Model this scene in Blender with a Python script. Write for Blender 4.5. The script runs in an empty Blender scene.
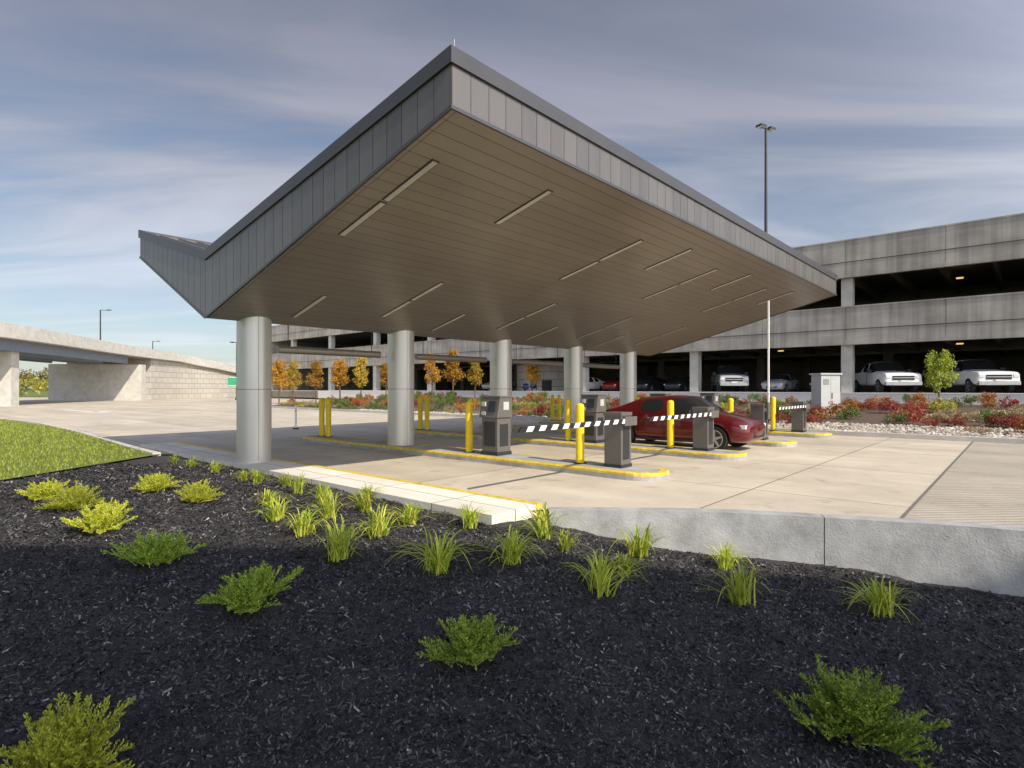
import bpy, bmesh, math, random
import numpy as np
from mathutils import Vector, noise, Matrix
random.seed(7); rng=np.random.default_rng(7)
S=bpy.context.scene
COL=bpy.context.collection
TH=math.radians(48.4); CT,ST=math.cos(TH),math.sin(TH)
OX,OY=-5.6,12.6
def W(a,b): return (OX+a*CT-b*ST, OY+a*ST+b*CT)
def AB(x,y):
    dx,dy=x-OX,y-OY
    return (dx*CT+dy*ST, -dx*ST+dy*CT)
def sm(t):
    t=max(0,min(1,t)); return t*t*(3-2*t)
# ---------------------------------------------------------------- materials
def nt(name):
    m=bpy.data.materials.new(name); m.use_nodes=True
    n=m.node_tree.nodes; l=m.node_tree.links
    return m,n,l,n['Principled BSDF']
def mat(name,c,rough=.7,metal=0,var=.12,scale=3,bump=0,bscale=40,c2=None,stretch=None,detail=6,spec=.4):
    m,n,l,p=nt(name)
    p.inputs['Roughness'].default_value=rough; p.inputs['Metallic'].default_value=metal
    p.inputs['Specular IOR Level'].default_value=spec
    tc=n.new('ShaderNodeTexCoord'); co=tc.outputs['Object']
    if stretch:
        mp=n.new('ShaderNodeMapping'); mp.inputs['Scale'].default_value=stretch
        l.new(co,mp.inputs[0]); co=mp.outputs[0]
    nz=n.new('ShaderNodeTexNoise'); nz.inputs['Scale'].default_value=scale; nz.inputs['Detail'].default_value=detail
    nz.inputs['Roughness'].default_value=.65
    l.new(co,nz.inputs['Vector'])
    r=n.new('ShaderNodeValToRGB'); r.color_ramp.elements[0].position=.3; r.color_ramp.elements[1].position=.7
    d=c2 if c2 else tuple(x*(1+var) for x in c)
    lo=c if c2 else tuple(x*(1-var) for x in c)
    r.color_ramp.elements[0].color=(*lo,1); r.color_ramp.elements[1].color=(*d,1)
    l.new(nz.outputs['Fac'],r.inputs[0]); l.new(r.outputs[0],p.inputs['Base Color'])
    if bump:
        b=n.new('ShaderNodeBump'); b.inputs['Strength'].default_value=bump; b.inputs['Distance'].default_value=.02
        n2=n.new('ShaderNodeTexNoise'); n2.inputs['Scale'].default_value=bscale; n2.inputs['Detail'].default_value=5
        l.new(co,n2.inputs['Vector']); l.new(n2.outputs['Fac'],b.inputs['Height']); l.new(b.outputs[0],p.inputs['Normal'])
    return m
def leafmat(name,ca,cb,trans=.3,rough=.55):
    m,n,l,p=nt(name); out=n['Material Output']
    g=n.new('ShaderNodeNewGeometry'); r=n.new('ShaderNodeValToRGB')
    r.color_ramp.elements[0].color=(*ca,1); r.color_ramp.elements[1].color=(*cb,1)
    l.new(g.outputs['Random Per Island'],r.inputs[0])
    oi=n.new('ShaderNodeObjectInfo'); hs=n.new('ShaderNodeHueSaturation')
    mr=n.new('ShaderNodeMapRange'); mr.inputs['To Min'].default_value=.75; mr.inputs['To Max'].default_value=1.2
    l.new(oi.outputs['Random'],mr.inputs[0]); l.new(mr.outputs[0],hs.inputs['Value']); l.new(r.outputs[0],hs.inputs['Color'])
    l.new(hs.outputs[0],p.inputs['Base Color']); p.inputs['Roughness'].default_value=rough
    t=n.new('ShaderNodeBsdfTranslucent'); l.new(hs.outputs[0],t.inputs[0])
    mx=n.new('ShaderNodeMixShader'); mx.inputs[0].default_value=trans
    l.new(p.outputs[0],mx.inputs[1]); l.new(t.outputs[0],mx.inputs[2]); l.new(mx.outputs[0],out.inputs[0])
    return m
def islandmat(name,stops,rough=.8):
    m,n,l,p=nt(name)
    g=n.new('ShaderNodeNewGeometry'); r=n.new('ShaderNodeValToRGB')
    el=r.color_ramp.elements
    while len(el)<len(stops): el.new(.5)
    for e,(pos,c) in zip(el,stops): e.position=pos; e.color=(*c,1)
    l.new(g.outputs['Random Per Island'],r.inputs[0])
    # patchy tone
    tc=n.new('ShaderNodeTexCoord'); nz=n.new('ShaderNodeTexNoise'); nz.inputs['Scale'].default_value=1.4; nz.inputs['Detail'].default_value=5; l.new(tc.outputs['Object'],nz.inputs['Vector'])
    mr=n.new('ShaderNodeMapRange'); mr.inputs['From Min'].default_value=.35; mr.inputs['From Max'].default_value=.65; mr.inputs['To Min'].default_value=.7; mr.inputs['To Max'].default_value=1.35; l.new(nz.outputs['Fac'],mr.inputs[0])
    v=n.new('ShaderNodeVectorMath'); v.operation='SCALE'; l.new(r.outputs[0],v.inputs[0]); l.new(mr.outputs[0],v.inputs['Scale']); l.new(v.outputs[0],p.inputs['Base Color'])
    p.inputs['Roughness'].default_value=rough; p.inputs['Specular IOR Level'].default_value=.3
    return m
def slabmat(name,c,pitch,joint,rough=.85,off=(0,0),var=.14,ribs=False,stain=True):
    m,n,l,p=nt(name); tc=n.new('ShaderNodeTexCoord')
    br=n.new('ShaderNodeTexBrick'); br.offset=0; br.squash=1
    br.inputs['Scale'].default_value=1; br.inputs['Brick Width'].default_value=pitch[0]; br.inputs['Row Height'].default_value=pitch[1]
    br.inputs['Mortar Size'].default_value=joint; br.inputs['Mortar Smooth'].default_value=.2
    br.inputs['Color1'].default_value=(*[x*.92 for x in c],1); br.inputs['Color2'].default_value=(*[x*1.07 for x in c],1)
    br.inputs['Mortar'].default_value=(*[x*.35 for x in c],1)
    mp=n.new('ShaderNodeMapping'); mp.inputs['Location'].default_value=(off[0],off[1],0)
    l.new(tc.outputs['Object'],mp.inputs[0]); l.new(mp.outputs[0],br.inputs['Vector'])
    def noisef(sc,st,lo,hi,a,b,d=6,rg=.6):
        mpx=n.new('ShaderNodeMapping'); mpx.inputs['Scale'].default_value=st; l.new(tc.outputs['Object'],mpx.inputs[0])
        z=n.new('ShaderNodeTexNoise'); z.inputs['Scale'].default_value=sc; z.inputs['Detail'].default_value=d; z.inputs['Roughness'].default_value=rg; l.new(mpx.outputs[0],z.inputs['Vector'])
        r=n.new('ShaderNodeMapRange'); r.inputs['From Min'].default_value=lo; r.inputs['From Max'].default_value=hi; r.inputs['To Min'].default_value=a; r.inputs['To Max'].default_value=b; l.new(z.outputs['Fac'],r.inputs[0]); return r.outputs[0]
    cur=br.outputs['Color']
    fs_=[noisef(.7,(1,1,1),.3,.7,1-var,1+var,9,.7),noisef(1,(.7,.09,1),.35,.65,.88,1.05,3)]
    if stain: fs_.append(noisef(1.7,(1,1,1),.60,.70,1,.78,5,.5))
    fs_.append(noisef(35,(1,1,1),.3,.7,.92,1.08,3))
    for f in fs_:
        v=n.new('ShaderNodeVectorMath'); v.operation='SCALE'; l.new(cur,v.inputs[0]); l.new(f,v.inputs['Scale']); cur=v.outputs[0]
    l.new(cur,p.inputs['Base Color']); p.inputs['Roughness'].default_value=rough
    b=n.new('ShaderNodeBump'); b.inputs['Strength'].default_value=.35; b.inputs['Distance'].default_value=.01
    n4=n.new('ShaderNodeTexNoise'); n4.inputs['Scale'].default_value=60; l.new(tc.outputs['Object'],n4.inputs['Vector'])
    src=n4.outputs['Fac']
    if ribs:
        wv=n.new('ShaderNodeTexWave'); wv.inputs['Scale'].default_value=3.2; wv.inputs['Distortion'].default_value=1.0; wv.bands_direction='DIAGONAL'
        l.new(tc.outputs['Object'],wv.inputs['Vector'])
        ad=n.new('ShaderNodeMath'); ad.operation='ADD'; l.new(src,ad.inputs[0]); l.new(wv.outputs['Fac'],ad.inputs[1]); src=ad.outputs[0]
        b.inputs['Strength'].default_value=.7; b.inputs['Distance'].default_value=.02
    l.new(src,b.inputs['Height']); l.new(b.outputs[0],p.inputs['Normal'])
    return m
M={}
M['pave']=slabmat('concrete_pavement',(.55,.48,.375),(3.95,4.6),.016)
M['pave2']=slabmat('broomed_concrete',(.47,.415,.335),(40,40),.02,ribs=True)
M['walk']=slabmat('sidewalk_concrete',(.74,.70,.60),(30,1.6),.012,var=.08,stain=False)
M['kerb']=mat('kerb_concrete',(.37,.37,.36),.88,var=.32,scale=2.2,bump=.4,detail=12)
def garageconc():
    m,n,l,p=nt('garage_concrete'); tc=n.new('ShaderNodeTexCoord')
    def nz(sc,st,d=6):
        mp=n.new('ShaderNodeMapping'); mp.inputs['Scale'].default_value=st; l.new(tc.outputs['Object'],mp.inputs[0])
        x=n.new('ShaderNodeTexNoise'); x.inputs['Scale'].default_value=sc; x.inputs['Detail'].default_value=d; l.new(mp.outputs[0],x.inputs['Vector']); return x.outputs['Fac']
    a=nz(.5,(1,1,2)); b=nz(1.0,(1,2.5,.12))
    r=n.new('ShaderNodeValToRGB'); e=r.color_ramp.elements; e[0].position=.3; e[0].color=(.35,.325,.285,1); e[1].position=.7; e[1].color=(.51,.475,.42,1); l.new(a,r.inputs[0])
    mr=n.new('ShaderNodeMapRange'); mr.inputs['From Min'].default_value=.35; mr.inputs['From Max'].default_value=.6; mr.inputs['To Min'].default_value=.72; mr.inputs['To Max'].default_value=1.04; l.new(b,mr.inputs[0])
    v=n.new('ShaderNodeVectorMath'); v.operation='SCALE'; l.new(r.outputs[0],v.inputs[0]); l.new(mr.outputs[0],v.inputs['Scale']); l.new(v.outputs[0],p.inputs['Base Color']); p.inputs['Roughness'].default_value=.9
    return m
M['conc']=garageconc()
M['concl']=mat('light_concrete',(.55,.53,.48),.9,var=.16,scale=1.5,bump=.2)
M['wwall']=mat('white_concrete',(.80,.79,.76),.85,var=.06,scale=1.5)
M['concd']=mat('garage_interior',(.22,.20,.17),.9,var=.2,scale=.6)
M['joint']=mat('dark_joint',(.07,.07,.07),.9)
M['crack']=mat('sealed_joint',(.17,.155,.13),.9)
M['yellow']=mat('yellow_paint',(.85,.62,.02),.45,var=.10,scale=9)
M['yline']=mat('yellow_kerb_paint',(.66,.49,.07),.7,var=.3,scale=7)
M['white']=mat('white_paint',(.82,.82,.80),.5,var=.04)
M['black']=mat('black_paint',(.02,.02,.02),.5)
M['zinc']=mat('zinc_panel',(.182,.170,.158),.38,.3,var=.09,scale=1.2,stretch=(2.4,2.4,.3))
M['zinc2']=mat('zinc_panel_dark',(.160,.150,.141),.36,.3,var=.09,scale=1.2,stretch=(2.4,2.4,.3))
M['coping']=mat('coping_metal',(.10,.098,.10),.4,.35,var=.06,scale=2)
M['roof']=mat('standing_seam_roof',(.20,.205,.21),.4,.4,var=.06)
M['clad']=mat('column_cladding',(.64,.62,.57),.32,.4,var=.06,scale=1.5,stretch=(1,1,.3))
M['box']=mat('machine_grey',(.15,.14,.13),.5,.2,var=.08)
M['boxl']=mat('cabinet_grey',(.50,.51,.50),.5,.1,var=.05)
M['screen']=mat('screen_glass',(.03,.04,.05),.12)
M['steel']=mat('galvanised_steel',(.45,.46,.47),.45,.5)
M['dark']=mat('dark_steel',(.05,.05,.052),.5,.4)
M['glass']=mat('car_glass',(.015,.018,.02),.06,var=.02,spec=.6)
M['tyre']=mat('tyre_rubber',(.02,.02,.02),.85)
M['rim']=mat('alloy_rim',(.5,.5,.51),.3,.7)
M['lens']=mat('lamp_lens',(.75,.75,.72),.3)
M['tail']=mat('tail_lamp',(.35,.01,.01),.25)
M['fix']=mat('soffit_light_lens',(.62,.58,.50),.4)
M['grass']=mat('grass_ground',(.095,.125,.025),.9,scale=.7,c2=(.18,.22,.045),bump=.4,bscale=80)
M['bark']=mat('bark',(.12,.09,.06),.9,var=.2,scale=12,bump=.4)
M['bed']=mat('bed_mulch',(.08,.055,.04),.95,scale=5,c2=(.15,.10,.07),bump=.6,bscale=60)
def paint(name,c,metal=.25):
    m=mat(name,c,.25,metal,var=.03); m.node_tree.nodes['Principled BSDF'].inputs['Coat Weight'].default_value=.8; return m
M['red']=paint('red_car_paint',(.14,.007,.010),.35); M['wcar']=paint('white_car_paint',(.88,.88,.88),0); M['red2']=paint('bright_red_car_paint',(.3,.015,.015))
M['scar']=paint('silver_car_paint',(.45,.46,.47),.2); M['bcar']=paint('dark_car_paint',(.03,.035,.045)); M['blcar']=paint('blue_car_paint',(.03,.07,.2))
def soffit():
    m,n,l,p=nt('soffit_planks'); tc=n.new('ShaderNodeTexCoord')
    br=n.new('ShaderNodeTexBrick'); br.offset=.0; br.inputs['Scale'].default_value=1
    mp=n.new('ShaderNodeMapping'); mp.inputs['Location'].default_value=(.9,0,0); l.new(tc.outputs['Object'],mp.inputs[0])
    br.inputs['Brick Width'].default_value=6.2; br.inputs['Row Height'].default_value=.24; br.inputs['Mortar Size'].default_value=.006
    br.inputs['Mortar Smooth'].default_value=.3
    c=(.272,.237,.200)
    br.inputs['Color1'].default_value=(*[x*.96 for x in c],1); br.inputs['Color2'].default_value=(*[x*1.04 for x in c],1); br.inputs['Mortar'].default_value=(.09,.078,.065,1)
    l.new(mp.outputs[0],br.inputs['Vector'])
    nz=n.new('ShaderNodeTexNoise'); nz.inputs['Scale'].default_value=.9; nz.inputs['Detail'].default_value=4; l.new(tc.outputs['Object'],nz.inputs['Vector'])
    mr=n.new('ShaderNodeMapRange'); mr.inputs['From Min'].default_value=.3; mr.inputs['From Max'].default_value=.7; mr.inputs['To Min'].default_value=.94; mr.inputs['To Max'].default_value=1.06; l.new(nz.outputs['Fac'],mr.inputs[0])
    v=n.new('ShaderNodeVectorMath'); v.operation='SCALE'; l.new(br.outputs['Color'],v.inputs[0]); l.new(mr.outputs[0],v.inputs['Scale']); l.new(v.outputs[0],p.inputs['Base Color'])
    p.inputs['Roughness'].default_value=.33; p.inputs['Metallic'].default_value=.35
    b=n.new('ShaderNodeBump'); b.inputs['Strength'].default_value=.6; b.inputs['Distance'].default_value=.012; b.invert=True
    l.new(br.outputs['Fac'],b.inputs['Height']); l.new(b.outputs[0],p.inputs['Normal'])
    return m
M['soffit']=soffit()
def blocks():
    m,n,l,p=nt('block_wall'); tc=n.new('ShaderNodeTexCoord'); g=n.new('ShaderNodeSeparateXYZ'); l.new(tc.outputs['Object'],g.inputs[0])
    ad=n.new('ShaderNodeMath'); ad.operation='ADD'; l.new(g.outputs[0],ad.inputs[0]); l.new(g.outputs[1],ad.inputs[1])
    cb=n.new('ShaderNodeCombineXYZ'); l.new(ad.outputs[0],cb.inputs[0]); l.new(g.outputs[2],cb.inputs[1])
    br=n.new('ShaderNodeTexBrick'); br.inputs['Scale'].default_value=1; br.inputs['Brick Width'].default_value=1.6; br.inputs['Row Height'].default_value=.8; br.inputs['Mortar Size'].default_value=.03
    br.inputs['Color1'].default_value=(.54,.50,.44,1); br.inputs['Color2'].default_value=(.46,.43,.38,1); br.inputs['Mortar'].default_value=(.2,.19,.17,1)
    l.new(cb.outputs[0],br.inputs['Vector']); l.new(br.outputs['Color'],p.inputs['Base Color']); p.inputs['Roughness'].default_value=.9
    return m
M['blocks']=blocks()
lampm,_n,_l,_p=nt('garage_lamp'); _p.inputs['Emission Color'].default_value=(1,.62,.22,1); _p.inputs['Emission Strength'].default_value=1.0; _p.inputs['Base Color'].default_value=(.9,.7,.4,1)
M['lamp']=lampm
# ---------------------------------------------------------------- mesh builder
class MB:
    def __init__(s): s.v=[];s.f=[];s.m=[];s.sm=[];s.mats=[]
    def mi(s,k):
        if k not in s.mats: s.mats.append(k)
        return s.mats.index(k)
    def poly(s,pts,k,smooth=False):
        i=len(s.v); s.v+=list(pts); s.f.append(tuple(range(i,i+len(pts)))); s.m.append(s.mi(k)); s.sm.append(smooth)
    def mesh(s,vs,fs,k,smooth=False):
        i=len(s.v); s.v+=list(vs); j=s.mi(k)
        for f in fs: s.f.append(tuple(i+q for q in f)); s.m.append(j); s.sm.append(smooth)
    def box(s,x0,x1,y0,y1,z0,z1,k):
        if x0>x1:x0,x1=x1,x0
        if y0>y1:y0,y1=y1,y0
        v=[(x0,y0,z0),(x1,y0,z0),(x1,y1,z0),(x0,y1,z0),(x0,y0,z1),(x1,y0,z1),(x1,y1,z1),(x0,y1,z1)]
        s.mesh(v,[(0,3,2,1),(4,5,6,7),(0,1,5,4),(1,2,6,5),(2,3,7,6),(3,0,4,7)],k)
    def hexa(s,v,k):
        s.mesh(v,[(0,3,2,1),(4,5,6,7),(0,1,5,4),(1,2,6,5),(2,3,7,6),(3,0,4,7)],k)
    def cyl(s,p0,p1,r0,k,r1=None,n=16,caps=True):
        p0=Vector(p0);p1=Vector(p1); r1=r0 if r1 is None else r1
        d=(p1-p0).normalized(); u=d.orthogonal().normalized(); w=d.cross(u)
        vs=[]
        for p,r in((p0,r0),(p1,r1)):
            for i in range(n):
                a=2*math.pi*i/n; vs.append(tuple(p+u*r*math.cos(a)+w*r*math.sin(a)))
        s.mesh(vs,[(i,(i+1)%n,n+(i+1)%n,n+i) for i in range(n)],k,True)
        if caps:
            s.mesh(vs[:n],[tuple(range(n))[::-1]],k); s.mesh(vs[n:],[tuple(range(n))],k)
    def obj(s,name,loc=(0,0,0),rot=0,bevel=0):
        me=bpy.data.meshes.new(name); me.from_pydata(s.v,[],s.f)
        for k in s.mats: me.materials.append(M[k])
        me.polygons.foreach_set('material_index',s.m); me.polygons.foreach_set('use_smooth',s.sm); me.update()
        o=bpy.data.objects.new(name,me); COL.objects.link(o); o.location=loc; o.rotation_euler=(0,0,rot)
        if bevel:
            b=o.modifiers.new('b','BEVEL'); b.width=bevel; b.segments=2; b.limit_method='ANGLE'
        return o
    def wobj(s,name,**k): return s.obj(name,(OX,OY,0),TH,**k)
def npmesh(name,verts,nper,matname,loc=(0,0,0),rot=0,link=True):
    N=verts.shape[0]; me=bpy.data.meshes.new(name)
    me.vertices.add(N*nper); me.vertices.foreach_set('co',verts.reshape(-1).astype(np.float32))
    me.loops.add(N*nper); me.loops.foreach_set('vertex_index',np.arange(N*nper,dtype=np.int32))
    me.polygons.add(N); me.polygons.foreach_set('loop_start',np.arange(N,dtype=np.int32)*nper)
    me.update(calc_edges=True); me.materials.append(matname)
    if not link: return me
    o=bpy.data.objects.new(name,me); COL.objects.link(o); o.location=loc; o.rotation_euler=(0,0,rot); return o
# ---------------------------------------------------------------- terrain
def zm(x,y):
    s1=sm((x+.6)/3.4); s2=.7*sm((8-y)/7)
    return -.03-.5*(1-(1-s1)*(1-s2))-.26*sm((x-2.8)/4)
g=MB(); g.poly([(-3000,-3000,-1.3),(3000,-3000,-1.3),(3000,4000,-1.3),(-3000,4000,-1.3)],'grass'); g.obj('ground')
xs=list(np.arange(-12,-9.5,.5))+list(np.arange(-9.5,7,.055))+list(np.arange(7,30,.8))
ys=list(np.arange(-9,0,.8))+list(np.arange(0,14.6,.055))
vs=[];fs=[]
for y in ys:
    for x in xs:
        n_=noise.noise((x*1.3,y*1.3,0))*.034+noise.noise((x*4,y*4,3))*.024+noise.noise((x*14,y*14,9))*.016
        vs.append((x,y,zm(x,y)+n_*(1 if y<8.5 else .4)-.004))
nx=len(xs)
for j in range(len(ys)-1):
    for i in range(nx-1): fs.append((j*nx+i,j*nx+i+1,(j+1)*nx+i+1,(j+1)*nx+i))
M['mulch']=mat('black_mulch',(.020,.019,.021),.85,scale=55,c2=(.085,.078,.077),bump=1,bscale=110,detail=8)
b=MB(); b.mesh(vs,fs,'mulch',True); b.obj('mulch_bed')
N=230000
yy=1.2+11.6*rng.random(N)**1.5; xx=(rng.random(N)*2-1)*(yy*.95+.6)
def inbed(x,y):
    if x<-9.25 or x>7.5: return False
    if x<.3: return AB(x,y)[0]<-.47
    kk=[(.3,7.75),(2.5,7.62),(4.0,7.28),(5.87,6.6),(8.5,5.2)]
    for (x0,y0),(x1,y1) in zip(kk,kk[1:]):
        if x0<=x<=x1: return y<y0+(y1-y0)*(x-x0)/(x1-x0)-.12
    return False
keep=np.array([inbed(x,y) for x,y in zip(xx,yy)])
xx=xx[keep];yy=yy[keep];N=len(xx)
def surf(x,y):
    return zm(x,y)+(noise.noise((x*1.3,y*1.3,0))*.034+noise.noise((x*4,y*4,3))*.024)*(1 if y<8.5 else .4)
zz=np.array([surf(x,y) for x,y in zip(xx,yy)])+.002+rng.random(N)*.018
L=.005+.022*rng.random(N)**3; Wd=.0025+.0052*rng.random(N); an=rng.random(N)*6.283; ti=(rng.random(N)-.5)*1.5; ro=(rng.random(N)-.5)*2.2
L*=(.8+yy*.10); Wd*=(.8+yy*.12)
d=np.stack([np.cos(an)*np.cos(ti),np.sin(an)*np.cos(ti),np.sin(ti)],1); e=np.stack([-np.sin(an)*np.cos(ro),np.cos(an)*np.cos(ro),np.sin(ro)],1)
c=np.stack([xx,yy,zz],1)
q=np.stack([c-d*L[:,None]-e*Wd[:,None],c+d*L[:,None]-e*Wd[:,None]*.6,c+d*L[:,None]*.9+e*Wd[:,None],c-d*L[:,None]*.8+e*Wd[:,None]*.8],1)
chipm=islandmat('mulch_chip',[(0,(.012,.012,.014)),(.6,(.048,.045,.047)),(.93,(.115,.107,.103)),(1,(.30,.27,.245))],.7)
npmesh('mulch_chips',q,4,chipm)
# pavement
kerb=[(.5,7.8),(2.5,7.72),(4.0,7.38),(5.87,6.72),(8.5,5.3),(13,2.4),(24,-5)]
lawn_edge=[(-8.75,14.45),(-10.6,16.2),(-13,18.6),(-18,23.4),(-26,30),(-45,41),(-80,52)]
def toW(p,z=0):
    a,b_=AB(*p); return (a,b_,z)
pl=[(x,y+.1) for x,y in kerb]+[(60,-25),(150,0),(170,170),(-170,230),(-170,60)]+[lawn_edge[i] for i in range(len(lawn_edge)-1,-1,-1)]+[W(.2,3.2),W(.2,-7.5)]
g=MB(); g.poly([toW(p) for p in pl],'pave'); o=g.wobj('pavement')
bm=bmesh.new(); bm.from_mesh(o.data); bmesh.ops.triangulate(bm,faces=bm.faces); bm.to_mesh(o.data); bm.free()
g=MB(); g.poly([toW(p,.004) for p in [(4.85,7.25),(6.0,6.9),(9,5.4),(14,2.2),(24,-4.2),(36,9),(19,21),(16,19.9)]],'pave2')
g.poly([toW(p,.006) for p in [(4.835,7.265),(4.865,7.235),(16.02,19.89),(15.98,19.92)]],'crack'); g.wobj('pavement')
def ribbon(name,pts,w,z0,z1,k):
    g=MB(); P=[Vector((x,y,0)) for x,y in pts]; off=[]
    for i,p in enumerate(P):
        t=(P[min(i+1,len(P)-1)]-P[max(i-1,0)]).normalized(); off.append(p+Vector((t.y,-t.x,0))*w)
    for i in range(len(P)-1):
        a,b2,c2,d2=P[i],P[i+1],off[i+1],off[i]
        g.hexa([(d2.x,d2.y,z0),(c2.x,c2.y,z0),(b2.x,b2.y,z0),(a.x,a.y,z0),(d2.x,d2.y,z1),(c2.x,c2.y,z1),(b2.x,b2.y,z1),(a.x,a.y,z1)],k)
    return g.obj(name)
def smooth_pts(pts,n=4):
    out=[]
    for i in range(len(pts)-1):
        p0=pts[max(i-1,0)];p1=pts[i];p2=pts[i+1];p3=pts[min(i+2,len(pts)-1)]
        for k in range(n):
            t=k/n
            out.append(tuple(.5*((2*p1[j])+(-p0[j]+p2[j])*t+(2*p0[j]-5*p1[j]+4*p2[j]-p3[j])*t*t+(-p0[j]+3*p1[j]-3*p2[j]+p3[j])*t**3) for j in (0,1)))
    out.append(pts[-1]); return out
kp=[(x,y+.14) for x,y in smooth_pts(kerb,5)]
for sg in [kp[0:11],kp[10:21],kp[20:]]:
    sg=list(sg); a=Vector(sg[-1]);b_=Vector(sg[-2]); sg[-1]=tuple(a+(b_-a).normalized()*.012)
    ribbon('retaining_kerb',sg,.24,-1.25,.022,'kerb')
ribbon('lawn_kerb',smooth_pts(lawn_edge,6),-.18,-.2,.05,'concl')
g=MB(); g.box(-.45,.42,-7.55,6.2,-.25,.06,'walk'); g.box(.42,.55,-7.55,6.2,-.25,.064,'yline'); g.wobj('sidewalk')
# lawn
ll=[(-9.2,9.4),(-9.6,4),(-10,-9),(-120,-9),(-120,62),(-80,52)]+lawn_edge[::-1][1:]
g=MB(); g.poly([(x,y,.01) for x,y in ll],'grass'); o=g.obj('lawn')
bm=bmesh.new(); bm.from_mesh(o.data); bmesh.ops.triangulate(bm,faces=bm.faces); bm.to_mesh(o.data); bm.free()
N=90000; yy=9+26*rng.random(N)**1.6; xx=-9-rng.random(N)*30
def inlawn(x,y):
    if y<9.4: return x<-9.4
    if y<14.4: return x< -9.2+.45*(y-9.4)/5
    e=lawn_edge
    for (x0,y0),(x1,y1) in zip(e,e[1:]):
        if y0<=y<=y1: return x< x0+(x1-x0)*(y-y0)/(y1-y0)-.12
    return False
kp_=np.array([inlawn(x,y) and abs(x/y)<1.05 for x,y in zip(xx,yy)]); xx=xx[kp_];yy=yy[kp_];N=len(xx)
h=.035+.05*rng.random(N); an=rng.random(N)*6.28; w=.006+.0009*yy
c=np.stack([xx,yy,np.full(N,.01)],1); e=np.stack([np.cos(an),np.sin(an),an*0],1)*w[:,None]
tip=c+np.stack([(rng.random(N)-.5)*.05,(rng.random(N)-.5)*.05,h],1)
lawnm=leafmat('lawn_blade',(.19,.25,.03),(.42,.45,.07),.35)
npmesh('lawn_grass',np.stack([c-e,c+e,tip],1),3,lawnm)
g=MB(); g.poly([(-300,125,.03),(-38,100,.03),(-22,118,.03),(40,160,.03),(60,600,.03),(-300,600,.03)],'grass')
g.obj('lawn')
g=MB()
def mark(x0,y0,x1,y1,w):
    d=Vector((x1-x0,y1-y0)).normalized(); p=Vector((-d.y,d.x))*w/2
    g.poly([(x0-p.x,y0-p.y,.005),(x1-p.x,y1-p.y,.005),(x1+p.x,y1+p.y,.005),(x0+p.x,y0+p.y,.005)],'white')
mark(-34,44,-29,40.5,.35); g.poly([(-28,39.8,.005),(-30,40.1,.005),(-28.7,41.9,.005)],'white'); mark(-38,47,-50,55,.15); mark(-27,46,-40,56,.15)
g.obj('road_marking')
# ---------------------------------------------------------------- canopy
Lc=18.7; a0=-1.0; a1=a0+Lc
prof=[(-7.41,5.0,5.70),(0,3.08,4.43),(4.13,4.93,5.60)]
def zt(b):
    for (b0,_,t0),(b1,_,t1) in zip(prof,prof[1:]):
        if b0-1e-6<=b<=b1+1e-6: return t0+(t1-t0)*(b-b0)/(b1-b0)
def zb(b):
    for (b0,t0,_),(b1,t1,_) in zip(prof,prof[1:]):
        if b0-1e-6<=b<=b1+1e-6: return t0+(t1-t0)*(b-b0)/(b1-b0)
cp=.17
g=MB()
for (b0,l0,t0),(b1,l1,t1) in zip(prof,prof[1:]):
    g.poly([(a0+.03,b0+(.03 if b0<0 else 0),l0),(a0+.03,b1,l1),(a1-.03,b1,l1),(a1-.03,b0+(.03 if b0<0 else 0),l0)],'soffit')
    g.poly([(a0,b0,t0-.06),(a1,b0,t0-.06),(a1,b1,t1-.06),(a0,b1,t1-.06)],'roof')
def jit(): return random.choice(['zinc','zinc','zinc2'])
bs=[-7.41]; 
while bs[-1]+.32<4.13: bs.append(bs[-1]+.32)
bs=[x for x in bs if abs(x)>.1]+[0.0,4.13]; bs=sorted(bs)
for bA,bB in zip(bs,bs[1:]):
    k=jit()
    for a,sd in((a0,-1),(a1,1)):
        g.poly([(a,bA+.004,zb(bA+.004)),(a,bB-.004,zb(bB-.004)),(a,bB-.004,zt(bB-.004)-.02),(a,bA+.004,zt(bA+.004)-.02)],k)
        x=a-sd*.012
        g.poly([(x,bA-.004,zb(max(bA-.004,-7.41))),(x,bA+.004,zb(bA+.004)),(x,bA+.004,zt(bA+.004)-.02),(x,bA-.004,zt(max(bA-.004,-7.41))-.02)],'joint')
n_=58
for i in range(n_):
    k=jit(); s0=a0+Lc*i/n_; s1=a0+Lc*(i+1)/n_
    for b_,l_,t_,sd in((-7.41,5.0,5.70,-1),(4.13,4.93,5.60,1)):
        g.poly([(s0+.004,b_,l_),(s1-.004,b_,l_),(s1-.004,b_,t_-.02),(s0+.004,b_,t_-.02)],k)
        y=b_-sd*.012; g.poly([(s0-.004,y,l_),(s0+.004,y,l_),(s0+.004,y,t_-.02),(s0-.004,y,t_-.02)],'joint')
def strip(a,bA,bB,f0,f1,th,k,side):
    s=-1 if side<0 else 1
    x0,x1=(a-th,a-.0005) if s<0 else (a+.0005,a+th)
    g.hexa([(x0,bA,f0(bA)),(x1,bA,f0(bA)),(x1,bB,f0(bB)),(x0,bB,f0(bB)),(x0,bA,f1(bA)),(x1,bA,f1(bA)),(x1,bB,f1(bB)),(x0,bB,f1(bB))],k)
for a,sd in((a0,-1),(a1,1)):
    for bA,bB in((-7.41,0),(0,4.13)):
        strip(a,bA,bB,lambda b:zt(b)-cp,lambda b:zt(b)+.03,.035,'coping',sd)
        strip(a,bA,bB,lambda b:zb(b)-.012,lambda b:zb(b)+.03,.02,'coping',sd)
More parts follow.
